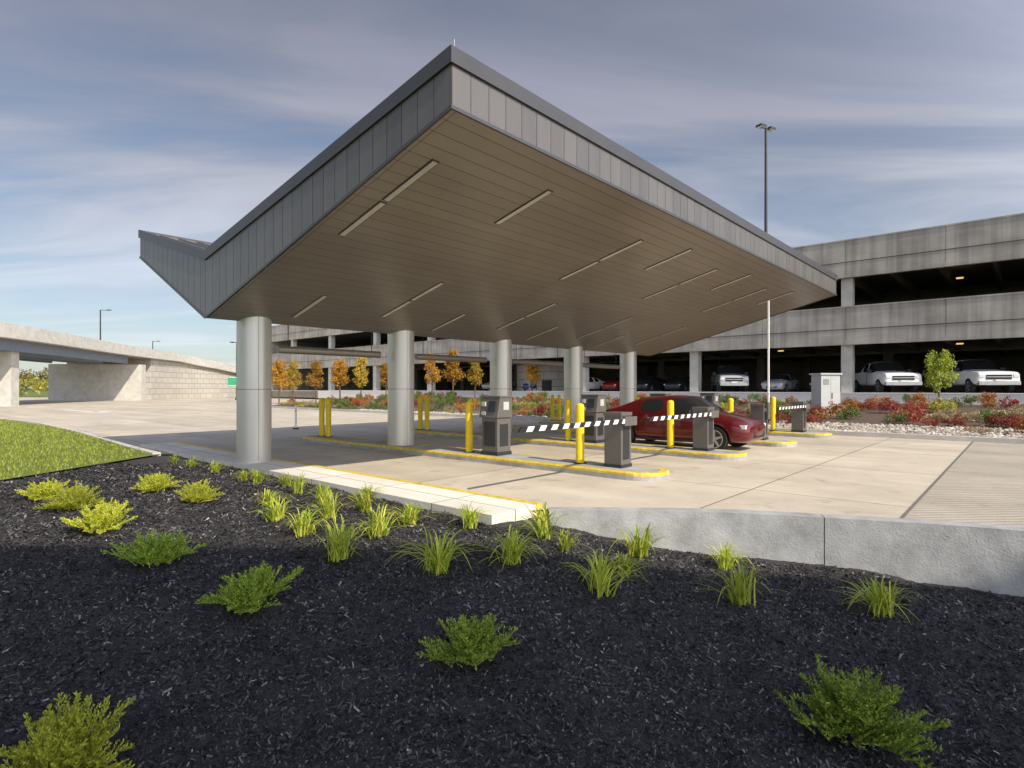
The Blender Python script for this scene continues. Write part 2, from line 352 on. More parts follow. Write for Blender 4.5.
g.box(a0-.035,a1+.035,-7.41-.035,-7.4105,5.70-cp,5.73,'coping'); g.box(a0-.02,a1+.02,-7.43,-7.4105,4.985,5.03,'coping')
g.box(a0-.035,a1+.035,4.1305,4.165,5.60-cp,5.63,'coping'); g.box(a0-.02,a1+.02,4.1305,4.15,4.915,4.96,'coping')
for i in range(1,int(Lc/.45)):
    a=a0+i*.45
    for (b0,_,t0),(b1,_,t1) in zip(prof,prof[1:]):
        g.hexa([(a-.015,b0,t0-.06),(a+.015,b0,t0-.06),(a+.015,b1,t1-.06),(a-.015,b1,t1-.06),(a-.015,b0,t0-.005),(a+.015,b0,t0-.005),(a+.015,b1,t1-.005),(a-.015,b1,t1-.005)],'roof')
for a,b2 in((a0+.1,-7.35),(a0+.1,4.0),(a0+6,-7.35),(a0+12,-7.35),(a1-.1,-7.35)):
    g.cyl((a,b2,zt(b2)),(a,b2,zt(b2)+.2),.005,'steel',n=6)
def lightfix(a,bA,bB):
    for k in range(2 if abs(bB-bA)>1.5 else 1):
        nseg=2 if abs(bB-bA)>1.5 else 1
        s0=bA+(bB-bA)*k/nseg; s1=bA+(bB-bA)*(k+1)/nseg-(.05 if nseg==2 else 0)
        for w_,z_,kk in((.064,-.008,'coping'),(.045,-.012,'fix')):
            ee=.0 if kk=='coping' else .02
            A_,B_=s0+ee,s1-ee
            g.hexa([(a-w_,A_,zb(A_)+z_),(a+w_,A_,zb(A_)+z_),(a+w_,B_,zb(B_)+z_),(a-w_,B_,zb(B_)+z_),(a-w_,A_,zb(A_)+.01),(a+w_,A_,zb(A_)+.01),(a+w_,B_,zb(B_)+.01),(a-w_,B_,zb(B_)+.01)],kk)
for a,bA,bB in[(-.45,-6.5,-4.1),(.65,-1.8,-.5),(2.6,-3.2,-1.0),(1.72,-6.8,-5.6),(5.25,-6.5,-4.3),(7.0,-6.8,-5.6),(4.6,-1.8,-.5),(6.6,-3.2,-1),(9.2,-6.5,-4.3),(10.9,-6.8,-5.6),(8.55,-1.8,-.5),(10.6,-3.2,-1),(13.1,-6.5,-4.3),(14.8,-6.8,-5.6),(12.5,-1.8,-.5),(14.5,-3.2,-1)]:
    lightfix(a,bA,bB)
for i in range(5):
    a=3.95*i
    g.cyl((a,0,.0),(a,0,3.4),.35,'clad',n=48,caps=False)
    g.cyl((a,0,.0),(a,0,.10),.365,'clad',n=48)
    for z in(1.62,): g.cyl((a,0,z),(a,0,z+.010),.3512,'joint',n=48,caps=False)
    for an in(.3,.3+math.pi,):
        cx,cy=a+.35*math.cos(an-TH-1.2),.35*math.sin(an-TH-1.2)
        g.cyl((cx,cy,.10),(cx,cy,3.3),.004,'joint',n=6)
for i in range(4):
    aa=3.95*i
    g.cyl((aa+.55,.05,2.52),(aa+3.3,.05,2.52),.085,'soffit',n=16)
    for q_ in(.8,3.05): g.cyl((aa+q_,.05,2.6),(aa+q_,.05,3.12),.01,'dark',n=6)
g.wobj('entrance_canopy')
# ---------------------------------------------------------------- islands and equipment
def island(a,bA=-7.7,bB=4.7):
    g=MB(); w=.52
    def outline(w):
        pts=[]
        for k in range(13):
            t=math.pi*k/12; pts.append((a+w*math.cos(t),bB-.52+w*math.sin(t)))
        for k in range(13):
            t=math.pi+math.pi*k/12; pts.append((a+w*math.cos(t),bA+.52+w*math.sin(t)))
        return pts
    P=outline(w); P2=outline(w-.02); Q=outline(w-.15); n=len(P)
    for (A,z0,B,z1,k) in((P,0,P,.08,'kerb'),(P,.08,P,.12,'yline'),(P,.12,P2,.138,'yline'),(P2,.138,Q,.14,'yline')):
        for i in range(n):
            j=(i+1)%n; g.poly([(*A[i],z0),(*A[j],z0),(*B[j],z1),(*B[i],z1)],k)
    g.poly([(*q,.14) for q in Q],'kerb')
    return g.wobj('traffic_island')
def bollard(a,b,h=1.15):
    g=MB(); n=20; r=.085
    g.cyl((0,0,0),(0,0,h),r,'yellow',n=n,caps=False)
    for k in range(5):
        t0=math.pi/2*k/5;t1=math.pi/2*(k+1)/5
        g.cyl((0,0,h+r*.7*math.sin(t0)),(0,0,h+r*.7*math.sin(t1)),r*math.cos(t0),'yellow',r1=max(.001,r*math.cos(t1)),n=n,caps=False)
    g.cyl((0,0,0),(0,0,.02),.13,'dark',n=n)
    x,y=W(a,b); return g.obj('bollard',(x,y,.14))
def machine(a,b):
    g=MB()
    g.box(-.24,.24,-.26,.26,0,.08,'dark')
    g.hexa([(-.22,-.24,.08),(.22,-.24,.08),(.22,.24,.08),(-.22,.24,.08),(-.22,-.24,.85),(.22,-.24,.85),(.22,.24,.85),(-.22,.24,.85)],'box')
    g.hexa([(-.27,-.28,.85),(.22,-.28,.85),(.22,.28,.85),(-.27,.28,.85),(-.17,-.28,1.30),(.22,-.28,1.30),(.22,.28,1.30),(-.17,.28,1.30)],'box')
    g.box(-.19,.235,-.295,.295,1.302,1.33,'box')
    g.hexa([(-.272,-.2,.98),(-.24,-.2,.98),(-.24,.02,.98),(-.272,.02,.98),(-.222,-.2,1.22),(-.2,-.2,1.22),(-.2,.02,1.22),(-.222,.02,1.22)],'screen')
    g.box(-.28,-.25,.08,.2,.9,.98,'boxl'); g.box(-.265,-.22,.1,.2,1.1,1.2,'boxl'); g.box(-.226,-.219,-.18,.18,.2,.75,'dark')
    g.box(-.06,.12,-.284,-.279,1.02,1.2,'boxl'); g.box(-.14,.14,-.2445,-.239,.2,.7,'dark')
    x,y=W(a,b); return g.obj('ticket_machine',(x,y,.14),TH,bevel=.012)
def gate(a,b,up=False,L=3.05):
    g=MB()
    g.box(-.2,.2,-.2,.2,0,.06,'dark'); g.box(-.185,.185,-.185,.185,.06,.98,'box'); g.box(-.2,.2,-.2,.2,.982,1.05,'box')
    g.box(-.12,.12,-.19,-.1845,.15,.8,'dark'); g.cyl((-.05,-.19,.88),(-.05,-.26,.88),.07,'steel',n=16)
    y0,y1=-.29,-.25; n=20
    for i in range(n):
        s0=.12+L*i/n; s1=.12+L*(i+1)/n; k='black' if i%2 else 'white'
        if up: g.hexa([(-.06,y0,.88+s0),(.0,y0,.88+s0),(.0,y1,.88+s0),(-.06,y1,.88+s0),(-.06,y0,.88+s1),(.0,y0,.88+s1),(.0,y1,.88+s1),(-.06,y1,.88+s1)],'white')
        else:
            sl=.06
            g.hexa([(-s1-sl,y0,.85),(-s0-sl,y0,.85),(-s0-sl,y1,.85),(-s1-sl,y1,.85),(-s1,y0,.93),(-s0,y0,.93),(-s0,y1,.93),(-s1,y1,.93)],k)
    g.box(-.22,.22,-.295,-.245,.80,.97,'box') if not up else g.box(-.12,.05,-.295,-.245,.6,1.1,'box')
    x,y=W(a,b); return g.obj('barrier_gate',(x,y,.14),TH,bevel=.004)
for i in range(1,5):
    a=3.95*i; island(a)
    bollard(a-.1,-2.72); bollard(a-.05,-5.85); machine(a,-3.5); gate(a+.05,-6.66,up=(i==3))
    bollard(a,3.62); bollard(a,4.0)
for a,b_ in((1.9,4.6),(6.0,9.5)):
    g=MB(); g.cyl((0,0,0),(0,0,.05),.12,'black',n=14); g.cyl((0,0,.05),(0,0,.95),.04,'white',n=12); g.cyl((0,0,.7),(0,0,.8),.042,'yellow',n=12); x,y=W(a,b_); g.obj('delineator_post',(x,y,0))
# ---------------------------------------------------------------- cars
def car(name,st,paintk,wheels,r,wid,loc,rot,extras,glassk='glass',scale=1):
    vs=[];n=len(st)
    for (x,zb_,zl,zr,w,wr,_,_) in st:
        half=[(0,zb_),(.85*w,zb_),(.985*w,zb_+.12),(w,zb_+.6*(zl-zb_)),(.955*w,zl),(wr,zr-.05*min(1,(zr-zl)/.2)),(wr*.72,zr),(0,zr+.012)]
        ring=[(y,z) for y,z in half]+[(-y,z) for y,z in half[-2:0:-1]]
        vs+=[(x,y,z) for y,z in ring]
    k=14; bm=bmesh.new(); bv=[bm.verts.new(v) for v in vs]
    for i in range(n-1):
        for j in range(k):
            f=bm.faces.new((bv[i*k+j],bv[i*k+(j+1)%k],bv[(i+1)*k+(j+1)%k],bv[(i+1)*k+j]))
            sg,tg=st[i][6],st[i][7]
            f.material_index=1 if (sg and j in(4,9)) or (tg and j in(5,6,7,8)) else 0
            f.smooth=True
    bm.faces.new([bv[j] for j in range(k)]); bm.faces.new([bv[(n-1)*k+j] for j in range(k)][::-1])
    cl=bm.edges.layers.float.new('crease_edge')
    for e in bm.edges:
        ms={f.material_index for f in e.link_faces}
        if len(ms)==2: e[cl]=.75
    bmesh.ops.recalc_face_normals(bm,faces=bm.faces)
    me=bpy.data.meshes.new('body'); bm.to_mesh(me); bm.free()
    for q in(paintk,glassk,'tyre'): me.materials.append(M[q])
    o=bpy.data.objects.new('body',me); COL.objects.link(o)
    s=o.modifiers.new('s','SUBSURF'); s.levels=2; s.render_levels=2
    cut=MB()
    for wx in wheels:
        for sy in(-1,1): cut.cyl((wx,sy*(wid-.28),r),(wx,sy*(wid+.3),r),r*1.17,'tyre',n=28)
    co=cut.obj('cutter')
    bo=o.modifiers.new('b','BOOLEAN'); bo.object=co; bo.operation='DIFFERENCE'; bo.solver='EXACT'
    dg=bpy.context.evaluated_depsgraph_get(); me2=bpy.data.meshes.new_from_object(o.evaluated_get(dg))
    bpy.data.objects.remove(o); bpy.data.objects.remove(co)
    body=bpy.data.objects.new('body',me2); COL.objects.link(body)
    root=bpy.data.objects.new(name,None); COL.objects.link(root); root.location=loc; root.rotation_euler=(0,0,rot); root.scale=(scale,)*3
    body.parent=root
    g=MB()
    for wx in wheels:
        for sy in(-1,1):
            yo=sy*(wid-.01); yi=sy*(wid-.22)
            g.cyl((wx,yi,r),(wx,yo,r),r,'tyre',n=32); 
            g.cyl((wx,yo,r),(wx,yo+sy*.004,r),r*.70,'dark',n=24)
            g.cyl((wx,yo+sy*.004,r),(wx,yo+sy*.012,r),r*.18,'rim',n=14)
            for q in range(5):
                t=q*2*math.pi/5+.3; dx,dz=math.cos(t),math.sin(t); px,pz=-dz,dx
                P=[(wx+dx*u+px*v,r+dz*u+pz*v) for u,v in((.05,-.035),(r*.68,-.022),(r*.68,.022),(.05,.035))]
                y0_,y1_=yo+sy*.004,yo+sy*.011
                vv=[(x,y0_,z) for x,z in P]+[(x,y1_,z) for x,z in P]; g.hexa(vv,'rim')
            for q in range(24):
                t0=q*2*math.pi/24;t1=(q+1)*2*math.pi/24
                g.poly([(wx+r*.66*math.cos(t0),yo+sy*.009,r+r*.66*math.sin(t0)),(wx+r*.66*math.cos(t1),yo+sy*.009,r+r*.66*math.sin(t1)),(wx+r*.74*math.cos(t1),yo+sy*.009,r+r*.74*math.sin(t1)),(wx+r*.74*math.cos(t0),yo+sy*.009,r+r*.74*math.sin(t0))],'rim')
    w=g.obj('wheels'); w.parent=root
    g=MB(); extras(g); t=g.obj('trim',bevel=.008); t.parent=root
    return root
SED=[(-2.27,.42,.70,.74,.62,.5,0,0),(-2.2,.28,.93,.98,.78,.64,0,0),(-1.98,.22,.98,1.06,.85,.68,0,0),(-1.72,.2,.98,1.09,.875,.68,0,1),(-1.02,.18,.965,1.36,.885,.585,0,0),(-.9,.18,.96,1.385,.885,.585,1,0),
 (-.08,.18,.94,1.445,.885,.585,0,0),(.0,.18,.94,1.445,.885,.585,1,0),(.42,.18,.93,1.42,.885,.585,1,1),(1.16,.18,.92,1.03,.88,.68,0,0),(1.7,.2,.86,.93,.865,.66,0,0),(2.05,.22,.74,.80,.80,.6,0,0),(2.24,.3,.62,.66,.66,.5,0,0)]
def sedx(g):
    for s in(-1,1):
        g.box(-2.17,-1.9,s*.6,s*.835,.74,.88,'tail'); g.box(1.9,2.13,s*.5,s*.765,.60,.70,'lens')
        for x in(-.06,1.02,-1.05): g.box(x,x+.010,s*.868,s*.8865,.30,.93,'black')
        g.box(.55,.75,s*.88,s*1.02,.95,1.06,'black'); g.box(-.55,-.40,s*.87,s*.90,.80,.83,'steel'); g.box(.32,.47,s*.87,s*.90,.79,.82,'steel')
        g.box(-.95,1.0,s*.84,s*.872,.2,.26,'black')
    g.box(2.1,2.22,-.4,.4,.36,.52,'black'); g.box(-2.285,-2.2,-.26,.26,.62,.74,'lens')
PICK=[(-2.9,.6,1.15,1.18,.9,.85,0,0),(-2.86,.5,1.26,1.30,.97,.93,0,0),(-1.15,.45,1.28,1.32,.985,.94,0,0),(-1.05,.45,1.28,1.34,.985,.94,0,1),(-.92,.45,1.28,1.86,.985,.74,0,0),(-.8,.45,1.28,1.9,.985,.76,1,0),(.05,.45,1.27,1.93,.985,.76,0,0),(.12,.45,1.27,1.93,.985,.76,1,0),
 (.62,.45,1.26,1.91,.985,.76,1,1),(1.15,.45,1.24,1.32,.985,.88,0,0),(1.3,.45,1.22,1.30,.985,.88,0,0),(2.65,.45,1.16,1.22,.975,.88,0,0),(2.83,.48,1.10,1.16,.96,.86,0,0),(2.88,.52,1.0,1.05,.93,.82,0,0)]
def pickx(g):
    for s in(-1,1):
        g.box(2.6,2.9,s*.64,s*.90,.88,1.04,'lens'); g.box(-2.88,-2.8,s*.8,s*.95,.85,1.2,'tail'); g.box(.65,.85,s*.96,s*1.2,1.25,1.45,'black')
        g.box(.08,.09,s*.97,s*.988,.5,1.25,'black'); g.box(2.75,2.93,s*.5,s*.7,.5,.6,'lens')
    g.box(2.7,2.91,-.56,.56,.78,1.02,'black'); g.box(2.72,2.915,-.56,.56,.88,.92,'steel'); g.box(2.65,2.97,-.92,.92,.48,.68,'steel'); g.box(-2.98,-2.8,-.9,.9,.5,.66,'steel')
    g.box(2.9,2.985,-.2,.2,.66,.76,'lens')
x,y=W(9.95,-5.1); car('red_sedan',SED,'red',(-1.33,1.36),.325,.885,(x,y,.0),TH-math.pi/2,sedx)
def gcar(kind,pk,a,b,z,flip=0,sc=1):
    x,y=W(a,b)
    if kind=='p': car('pickup_truck',PICK,pk,(-1.8,1.85),.39,.985,(x,y,z),TH+math.pi+flip,pickx,scale=sc)
    else: car('parked_car',SED,pk,(-1.33,1.36),.325,.885,(x,y,z),TH+math.pi+flip,sedx)
gcar('p','scar',42.3,6.0,1.3,.5,1.13); gcar('p','wcar',42.2,-5.0,1.3,.5,1.13); gcar('p','wcar',42.2,-9.9,1.3,.45,1.13)
for pk,a,b_ in(('wcar',42.2,20),('bcar',43.5,13.8),('scar',42.6,2.0),('bcar',43.5,-1.2),('bcar',43.5,10.6),('blcar',43.4,27),('scar',43.4,33),('scar',43.6,-15),('red2',43.4,17)): gcar('s',pk,a,b_,1.3)
for pk,a,b_ in(('bcar',42.3,-6),('scar',42.3,-8.9),('bcar',42.3,1.5),('wcar',42.3,-12)): gcar('s',pk,a,b_,6.02)
# ---------------------------------------------------------------- garage
F=39.7; g=MB(); B0,B1=-50,81; bay=11.1; base=-3.2
D=34
for z0,z1 in((4.64,7.2),(9.27,11.8)):
    b_=base-bay*4
    while b_<B1:
        e=min(b_+bay,B1)
        for s0,s1 in((b_,b_+bay/2),(b_+bay/2,e)):
            if s1>s0: g.box(F-.15,F+.15,s0+.012,s1-.012,z0,z1,'conc')
        b_+=bay
    g.box(F-.19,F+.2,B0,B1,z1+.002,z1+.10,'conc')
    g.box(F-.175,F-.152,B0,B1,z0+1.05,z0+1.09,'joint')
    g.box(F-.2,F-.152,B0,B1,z0+.0,z0+.28,'conc')
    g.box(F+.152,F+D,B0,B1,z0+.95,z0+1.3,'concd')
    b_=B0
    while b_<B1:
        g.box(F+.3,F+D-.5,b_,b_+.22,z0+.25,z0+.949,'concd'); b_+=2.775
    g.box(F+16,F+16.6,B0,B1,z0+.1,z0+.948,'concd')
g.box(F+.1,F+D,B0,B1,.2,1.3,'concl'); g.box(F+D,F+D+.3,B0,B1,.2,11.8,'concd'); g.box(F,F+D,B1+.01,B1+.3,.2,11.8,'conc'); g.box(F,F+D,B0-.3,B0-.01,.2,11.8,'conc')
b_=base-bay*4
while b_<B1:
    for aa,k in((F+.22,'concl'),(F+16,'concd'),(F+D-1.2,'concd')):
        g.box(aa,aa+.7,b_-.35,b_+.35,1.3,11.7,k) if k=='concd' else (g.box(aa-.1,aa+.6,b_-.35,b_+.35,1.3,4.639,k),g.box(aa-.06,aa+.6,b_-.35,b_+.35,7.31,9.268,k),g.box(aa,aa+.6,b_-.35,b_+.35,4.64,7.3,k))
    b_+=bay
for b_ in(-9,3,-14,18,45):
    for z in(4.85,9.5):
        g.box(F+6.2,F+6.45,b_-.2,b_+.2,z-.1,z-.02,'lamp')
g.box(F+12,F+12.3,B0,-2,11.0,13.2,'conc')
g.wobj('parking_garage')
g=MB(); 
b_=B0
while b_<60:
    g.box(F-1.4,F-1.15,b_+.01,b_+5.99,.2,1.28,'wwall'); b_+=6
g.box(F-1.45,F-1.1,B0,60,1.282,1.36,'wwall'); g.wobj('retaining_wall')
g=MB(); g.poly([(F-1.2,B0,1.2),(F+.2,B0,1.2),(F+.2,81,1.2),(F-1.2,81,1.2)],'concl'); g.wobj('walkway')
BE=40
def zbed(a,b=0): return .06+.6*sm((a-17.3)/(F-1.4-17.3))
g=MB(); aa=np.linspace(17.25,F-1.2,26); bb=np.linspace(-50,BE,100); vs=[];fs=[]
for b_ in bb:
    for a in aa: vs.append((a,b_,zbed(a)+noise.noise((a*.5,b_*.5,0))*.05*(1 if a>18 else 0)))
for j in range(len(bb)-1):
    for i in range(len(aa)-1): fs.append((j*26+i,j*26+i+1,(j+1)*26+i+1,(j+1)*26+i))
g.mesh(vs,fs,'bed',True); g.wobj('planting_bed')
g=MB(); g.box(17.0,17.22,-50,BE+.2,-.1,.15,'concl'); g.box(17.2,F-1.3,BE,BE+.2,-.1,.15,'concl'); g.wobj('bed_kerb')
N=5200; ra=17.35+rng.random(N)**1.3*4.2; rb=-16+rng.random(N)*19
ra2=17.35+rng.random(1500)*1.2; rb2=3+rng.random(1500)*20
ra=np.concatenate([ra,ra2]); rb=np.concatenate([rb,rb2])
vs=[];fs=[]
for a,b_ in zip(ra,rb):
    s=random.uniform(.05,.13); t=random.random()*3; c_,s_=math.cos(t),math.sin(t); z=zbed(a)+.02+random.random()*.03; i=len(vs)
    k=[(s*1.2,0,0),(0,s*.85,0),(-s*1.1,0,0),(0,-s*.9,0),(s*.1,0,s*.7),(.5*s,.5*s,.3*s),(-.5*s,.5*s,.35*s),(-.5*s,-.5*s,.3*s),(.5*s,-.5*s,.33*s)]
    vs+=[(a+x*c_-y*s_,b_+x*s_+y*c_,z+h_) for x,y,h_ in k]
    for p_,q_,r_ in((0,5,1),(1,6,2),(2,7,3),(3,8,0)): fs+=[(i+p_,i+q_,i+4),(i+q_,i+r_,i+4)]
me=bpy.data.meshes.new('river_rock'); me.from_pydata(vs,[],fs); me.materials.append(islandmat('river_rock',[(0,(.24,.20,.16)),(.5,(.40,.35,.28)),(1,(.58,.53,.46))],.8)); o=bpy.data.objects.new('river_rock',me); COL.objects.link(o); o.location=(OX,OY,0); o.rotation_euler=(0,0,TH)
# ---------------------------------------------------------------- foliage
def leaves(cent,size,n,rad,up=.3):
    cent=np.asarray(cent); C=np.repeat(cent,n,0); N=len(C)
    off=rng.normal(size=(N,3)); off/=np.linalg.norm(off,axis=1)[:,None]; off*=(rng.random(N)**.4)[:,None]*rad
    P=C+off; d=rng.normal(size=(N,3)); d[:,2]+=up; d/=np.linalg.norm(d,axis=1)[:,None]
    e=np.cross(d,rng.normal(size=(N,3))); e/=np.linalg.norm(e,axis=1)[:,None]
    s=(size*(.6+.8*rng.random(N)))[:,None]
    return np.stack([P-d*s,P+e*s*.5,P+d*s,P-e*s*.5],1)
def shrubmesh(nm,mt,w=.5,h=.6,nc=26,n=26,size=.045):
    c=[]
    for _ in range(nc):
        t=random.random()*6.28; r_=w*math.sqrt(random.random()); z=h*(.25+.7*random.random())*(1-.5*(r_/w)**2)
        c.append((r_*math.cos(t),r_*math.sin(t),z))
    return npmesh(nm,leaves(c,size,n,.15),4,mt,link=False)
colors={'red':((.22,.035,.025),(.42,.10,.05)),'orange':((.34,.12,.03),(.55,.27,.06)),'green':((.08,.14,.03),(.20,.28,.06)),'yellow':((.34,.30,.04),(.52,.48,.08)),'tan':((.30,.22,.12),(.5,.40,.24))}
shm={k:[shrubmesh('shrub_'+k,leafmat('leaf_'+k,*v),w=random.uniform(.42,.6),h=random.uniform(.45,.8)) for _ in range(2)] for k,v in colors.items()}
def place(me,name,x,y,z,s=1,rz=None,zs=1):
    o=bpy.data.objects.new(name,me); COL.objects.link(o); o.location=(x,y,z); o.scale=(s,s,s*zs*random.uniform(.85,1.15)); o.rotation_euler=(0,0,random.random()*6.28 if rz is None else rz); return o
for i in range(330):
    b_=random.uniform(-24,BE-1); 
    a=19.0+random.random()**1.2*(F-3-19.0)
    if -16<b_<3 and a<21.8 and random.random()<.75: a+=3
    row=int(noise.noise((a*.18,b_*.12,5))*9+random.random()*2.5)
    k=['red','green','orange','tan','yellow','green','tan','green','orange'][row%9]
    if b_>8 and k=='red' and random.random()<.7: k='green'
    x,y=W(a,b_); place(random.choice(shm[k]),'shrub',x,y,zbed(a),random.uniform(.6,1.15))
for i in range(26):
    b_=i*1.15+4+random.random()*.5; x,y=W(18.3+random.random()*.6,b_); place(random.choice(shm[random.choice(['tan','green','yellow','green'])]),'shrub',x,y,.06,random.uniform(.45,.7))
def tree(nm,leafm,h,cw,seed,nleaf=34,lsize=.085,clear=.3):
    random.seed(seed); g=MB(); tips=[]
    g.cyl((0,0,0),(.03,.02,h*.55),h*.016,'bark',r1=h*.010,n=8); g.cyl((.03,.02,h*.55),(.0,.05,h*.95),h*.010,'bark',r1=h*.002,n=6)
    for i in range(26):
        z0=h*(clear+.6*i/26); t=i*2.4+random.random(); rel=(z0/h-clear)/(1-clear)
        Lb=cw*(1.05-rel*.75)*random.uniform(.7,1.15); zt_=z0+Lb*random.uniform(.5,1.1)
        p=(Lb*math.cos(t),Lb*math.sin(t),zt_); g.cyl((.02,.02,z0),p,h*.006,'bark',r1=h*.0015,n=5,caps=False)
        for q in(.45,.7,.9,1.05): tips.append((p[0]*q+random.uniform(-.1,.1),p[1]*q+random.uniform(-.1,.1),z0+(zt_-z0)*q+random.uniform(-.08,.12)))
    L_=leaves(tips,lsize,nleaf,h*.065)
    M['_l']=leafm
    vs=[tuple(v) for v in L_.reshape(-1,3)]; fs=[(4*k,4*k+1,4*k+2,4*k+3) for k in range(len(L_))]
    g.mesh(vs,fs,'_l')
    me=bpy.data.meshes.new(nm); me.from_pydata(g.v,[],g.f)
    for k in g.mats: me.materials.append(M[k])
    me.polygons.foreach_set('material_index',g.m); me.update(); return me
otm=leafmat('autumn_leaf',(.40,.17,.02),(.68,.42,.05),.35); ytm=leafmat('yellow_green_leaf',(.24,.32,.03),(.52,.56,.09),.35); ybm=leafmat('golden_leaf',(.45,.28,.03),(.68,.52,.07),.35)
tms=[tree('autumn_tree',otm,4.6,.8,3,28),tree('autumn_tree',ybm,4.6,.8,4,28),tree('autumn_tree',otm,4.8,.75,5,24)]
random.seed(11)
for i,(u,Y) in enumerate([(-233,58),(-219,61),(-196,57),(-172,58),(-151,56),(-80,55),(-59,56),(-37,58),(-126,63),(20,60)]):
    x=u/580*Y; a,b_=AB(x,Y); place(tms[i%3],'autumn_tree',x,Y,zbed(a) if b_<BE else 0,random.uniform(.85,1.12))
tg=tree('young_tree',ytm,2.9,.75,8,24,.06)
place(tg,'young_tree',22.4,30.4,.35,1.0)
def clump(seed,n=85,h=.42,sp=.40):
    r_=random.Random(seed); V=[];Fc=[]; lean=(r_.uniform(-.08,.08),r_.uniform(-.08,.08))
    for i in range(n):
        t=r_.random()*6.283; u=r_.random(); s=sp*(.2+.95*u); H=h*(.55+.65*r_.random())*(1.05-.35*u); w=.006+.0055*r_.random(); bx,by=.045*r_.gauss(0,1),.045*r_.gauss(0,1)
        droop=r_.uniform(.2,1.05)*(.4+.6*u); i0=len(V); K=7; tw=t+r_.uniform(-.5,.5)
        for k in range(K+1):
            f=k/K; rad=s*(f**1.3); z=H*math.sin(f*math.pi*(.5+droop*.36)); ww=w*(1-f**2.2)+.0008
            px,py=-math.sin(tw)*ww,math.cos(tw)*ww; cx,cy=bx+rad*math.cos(t)+lean[0]*f,by+rad*math.sin(t)+lean[1]*f
            V+=[(cx-px,cy-py,z),(cx+px,cy+py,z)]
        for k in range(K): Fc.append((i0+2*k,i0+2*k+1,i0+2*k+3,i0+2*k+2))
    me=bpy.data.meshes.new('ornamental_grass'); me.from_pydata(V,[],Fc); me.materials.append(gm); 
    for p_ in me.polygons: p_.use_smooth=True
    return me
gm=leafmat('daylily_blade',(.26,.38,.03),(.80,.78,.12),.35)
cl=[clump(i,n=random.randint(70,120),h=random.uniform(.32,.42),sp=random.uniform(.42,.54)) for i in range(7)]
random.seed(21)
G=[(-2.4,6.7,1),(-3.0,7.4,.8),(-1.72,5.95,1),(-2.4,7.5,.8),(-1.58,6.7,1),(-3.4,9.2,.8),(-2.8,8.5,.8),(-2.0,7.9,.9),(-1.27,7.2,.95),(-.77,5.6,1.05),(-.57,7.1,.85),(.03,5.9,.9),(.33,6.95,1.1),(.88,5.47,1.05),(1.26,6.2,.7),(1.5,6.95,1.0),(2.56,7.0,.85),(2.3,5.75,1.05),(3.58,5.6,1.0),(.6,6.6,.6),
 (-6.8,12.3,.65),(-5.9,11.5,.75),(-4.9,10.5,.75),(-4.45,10.2,.7),(-3.9,9.9,.7),(-2.2,8.9,.7),(-7.5,12.9,.6),(-3.5,8.3,.7)]
for x,y,s in G: place(random.choice(cl),'ornamental_grass',x+random.uniform(-.06,.06),y,zm(x,y)-.01,s*random.uniform(.84,.96))
def juniper(seed,matl,w=.44):
    r_=random.Random(seed); Q=[]
    def frond(p,d,L,lvl):
        n=max(3,int(L/.012)); side=Vector((-d.y,d.x,0)); side=side.normalized() if side.length>.01 else Vector((1,0,0))
        for i in range(n):
            f=i/n; c=p+d*L*f+Vector((0,0,-.10*L*f*f+.10*L*f))
            if c.z<.0: c.z=.0
            for sg in(-1,1):
                l=.026*(1-f*.45)*r_.uniform(.7,1.3)
                dd=(d*.9+side*sg*.6+Vector((r_.gauss(0,.35),r_.gauss(0,.35),r_.gauss(.25,.35)))).normalized(); up=dd.cross(Vector((r_.gauss(0,1),r_.gauss(0,1),r_.gauss(0,1)))).normalized()*.0052
                Q.append([c-up,c+dd*l*.6-up*.7,c+dd*l,c+up])
            if lvl==0 and i%3==2 and f>.1:
                for sg in(-1,1):
                    dd=(d*.75+side*sg*r_.uniform(.3,.9)+Vector((0,0,r_.uniform(.0,.9)))).normalized(); frond(c,dd,L*.40*(1.15-f)*r_.uniform(.6,1.25),1)
    for i in range(105):
        t=i*2.4+r_.random()*.9; el=.08+1.32*r_.random()**.9; L=w*r_.uniform(.5,1.12)*(1-.22*el/1.15)
        p=Vector((r_.gauss(0,.07),r_.gauss(0,.07),.02))
        d=Vector((math.cos(t)*math.cos(el),math.sin(t)*math.cos(el),math.sin(el))); frond(p,d,L,0)
    A=np.array([[tuple(v) for v in q] for q in Q]); return npmesh('juniper_shrub',A,4,matl,link=False)
jm=leafmat('juniper_needle',(.12,.24,.03),(.58,.68,.09),.25); jy=leafmat('juniper_gold',(.32,.39,.03),(.72,.70,.09),.3)
js=[juniper(i,jm) for i in range(3)]; jys=[juniper(i+9,jy) for i in range(2)]
for x,y,s,k in[(-7.1,8.8,.85,1),(-6.05,8.0,.9,1),(-5.8,9.4,.85,1),(-4.6,8.5,.75,1),(-4.9,6.9,.9,1),(-3.55,5.8,.85,0),(-2.17,4.85,.85,0),(-.29,4.02,.8,0),(2.12,3.6,1.0,0),(-2.3,2.95,.8,1)]:
    place(random.choice(jys if k else js),'juniper_shrub',x,y,zm(x,y),s,zs=1.05 if y>6 else 1.2)
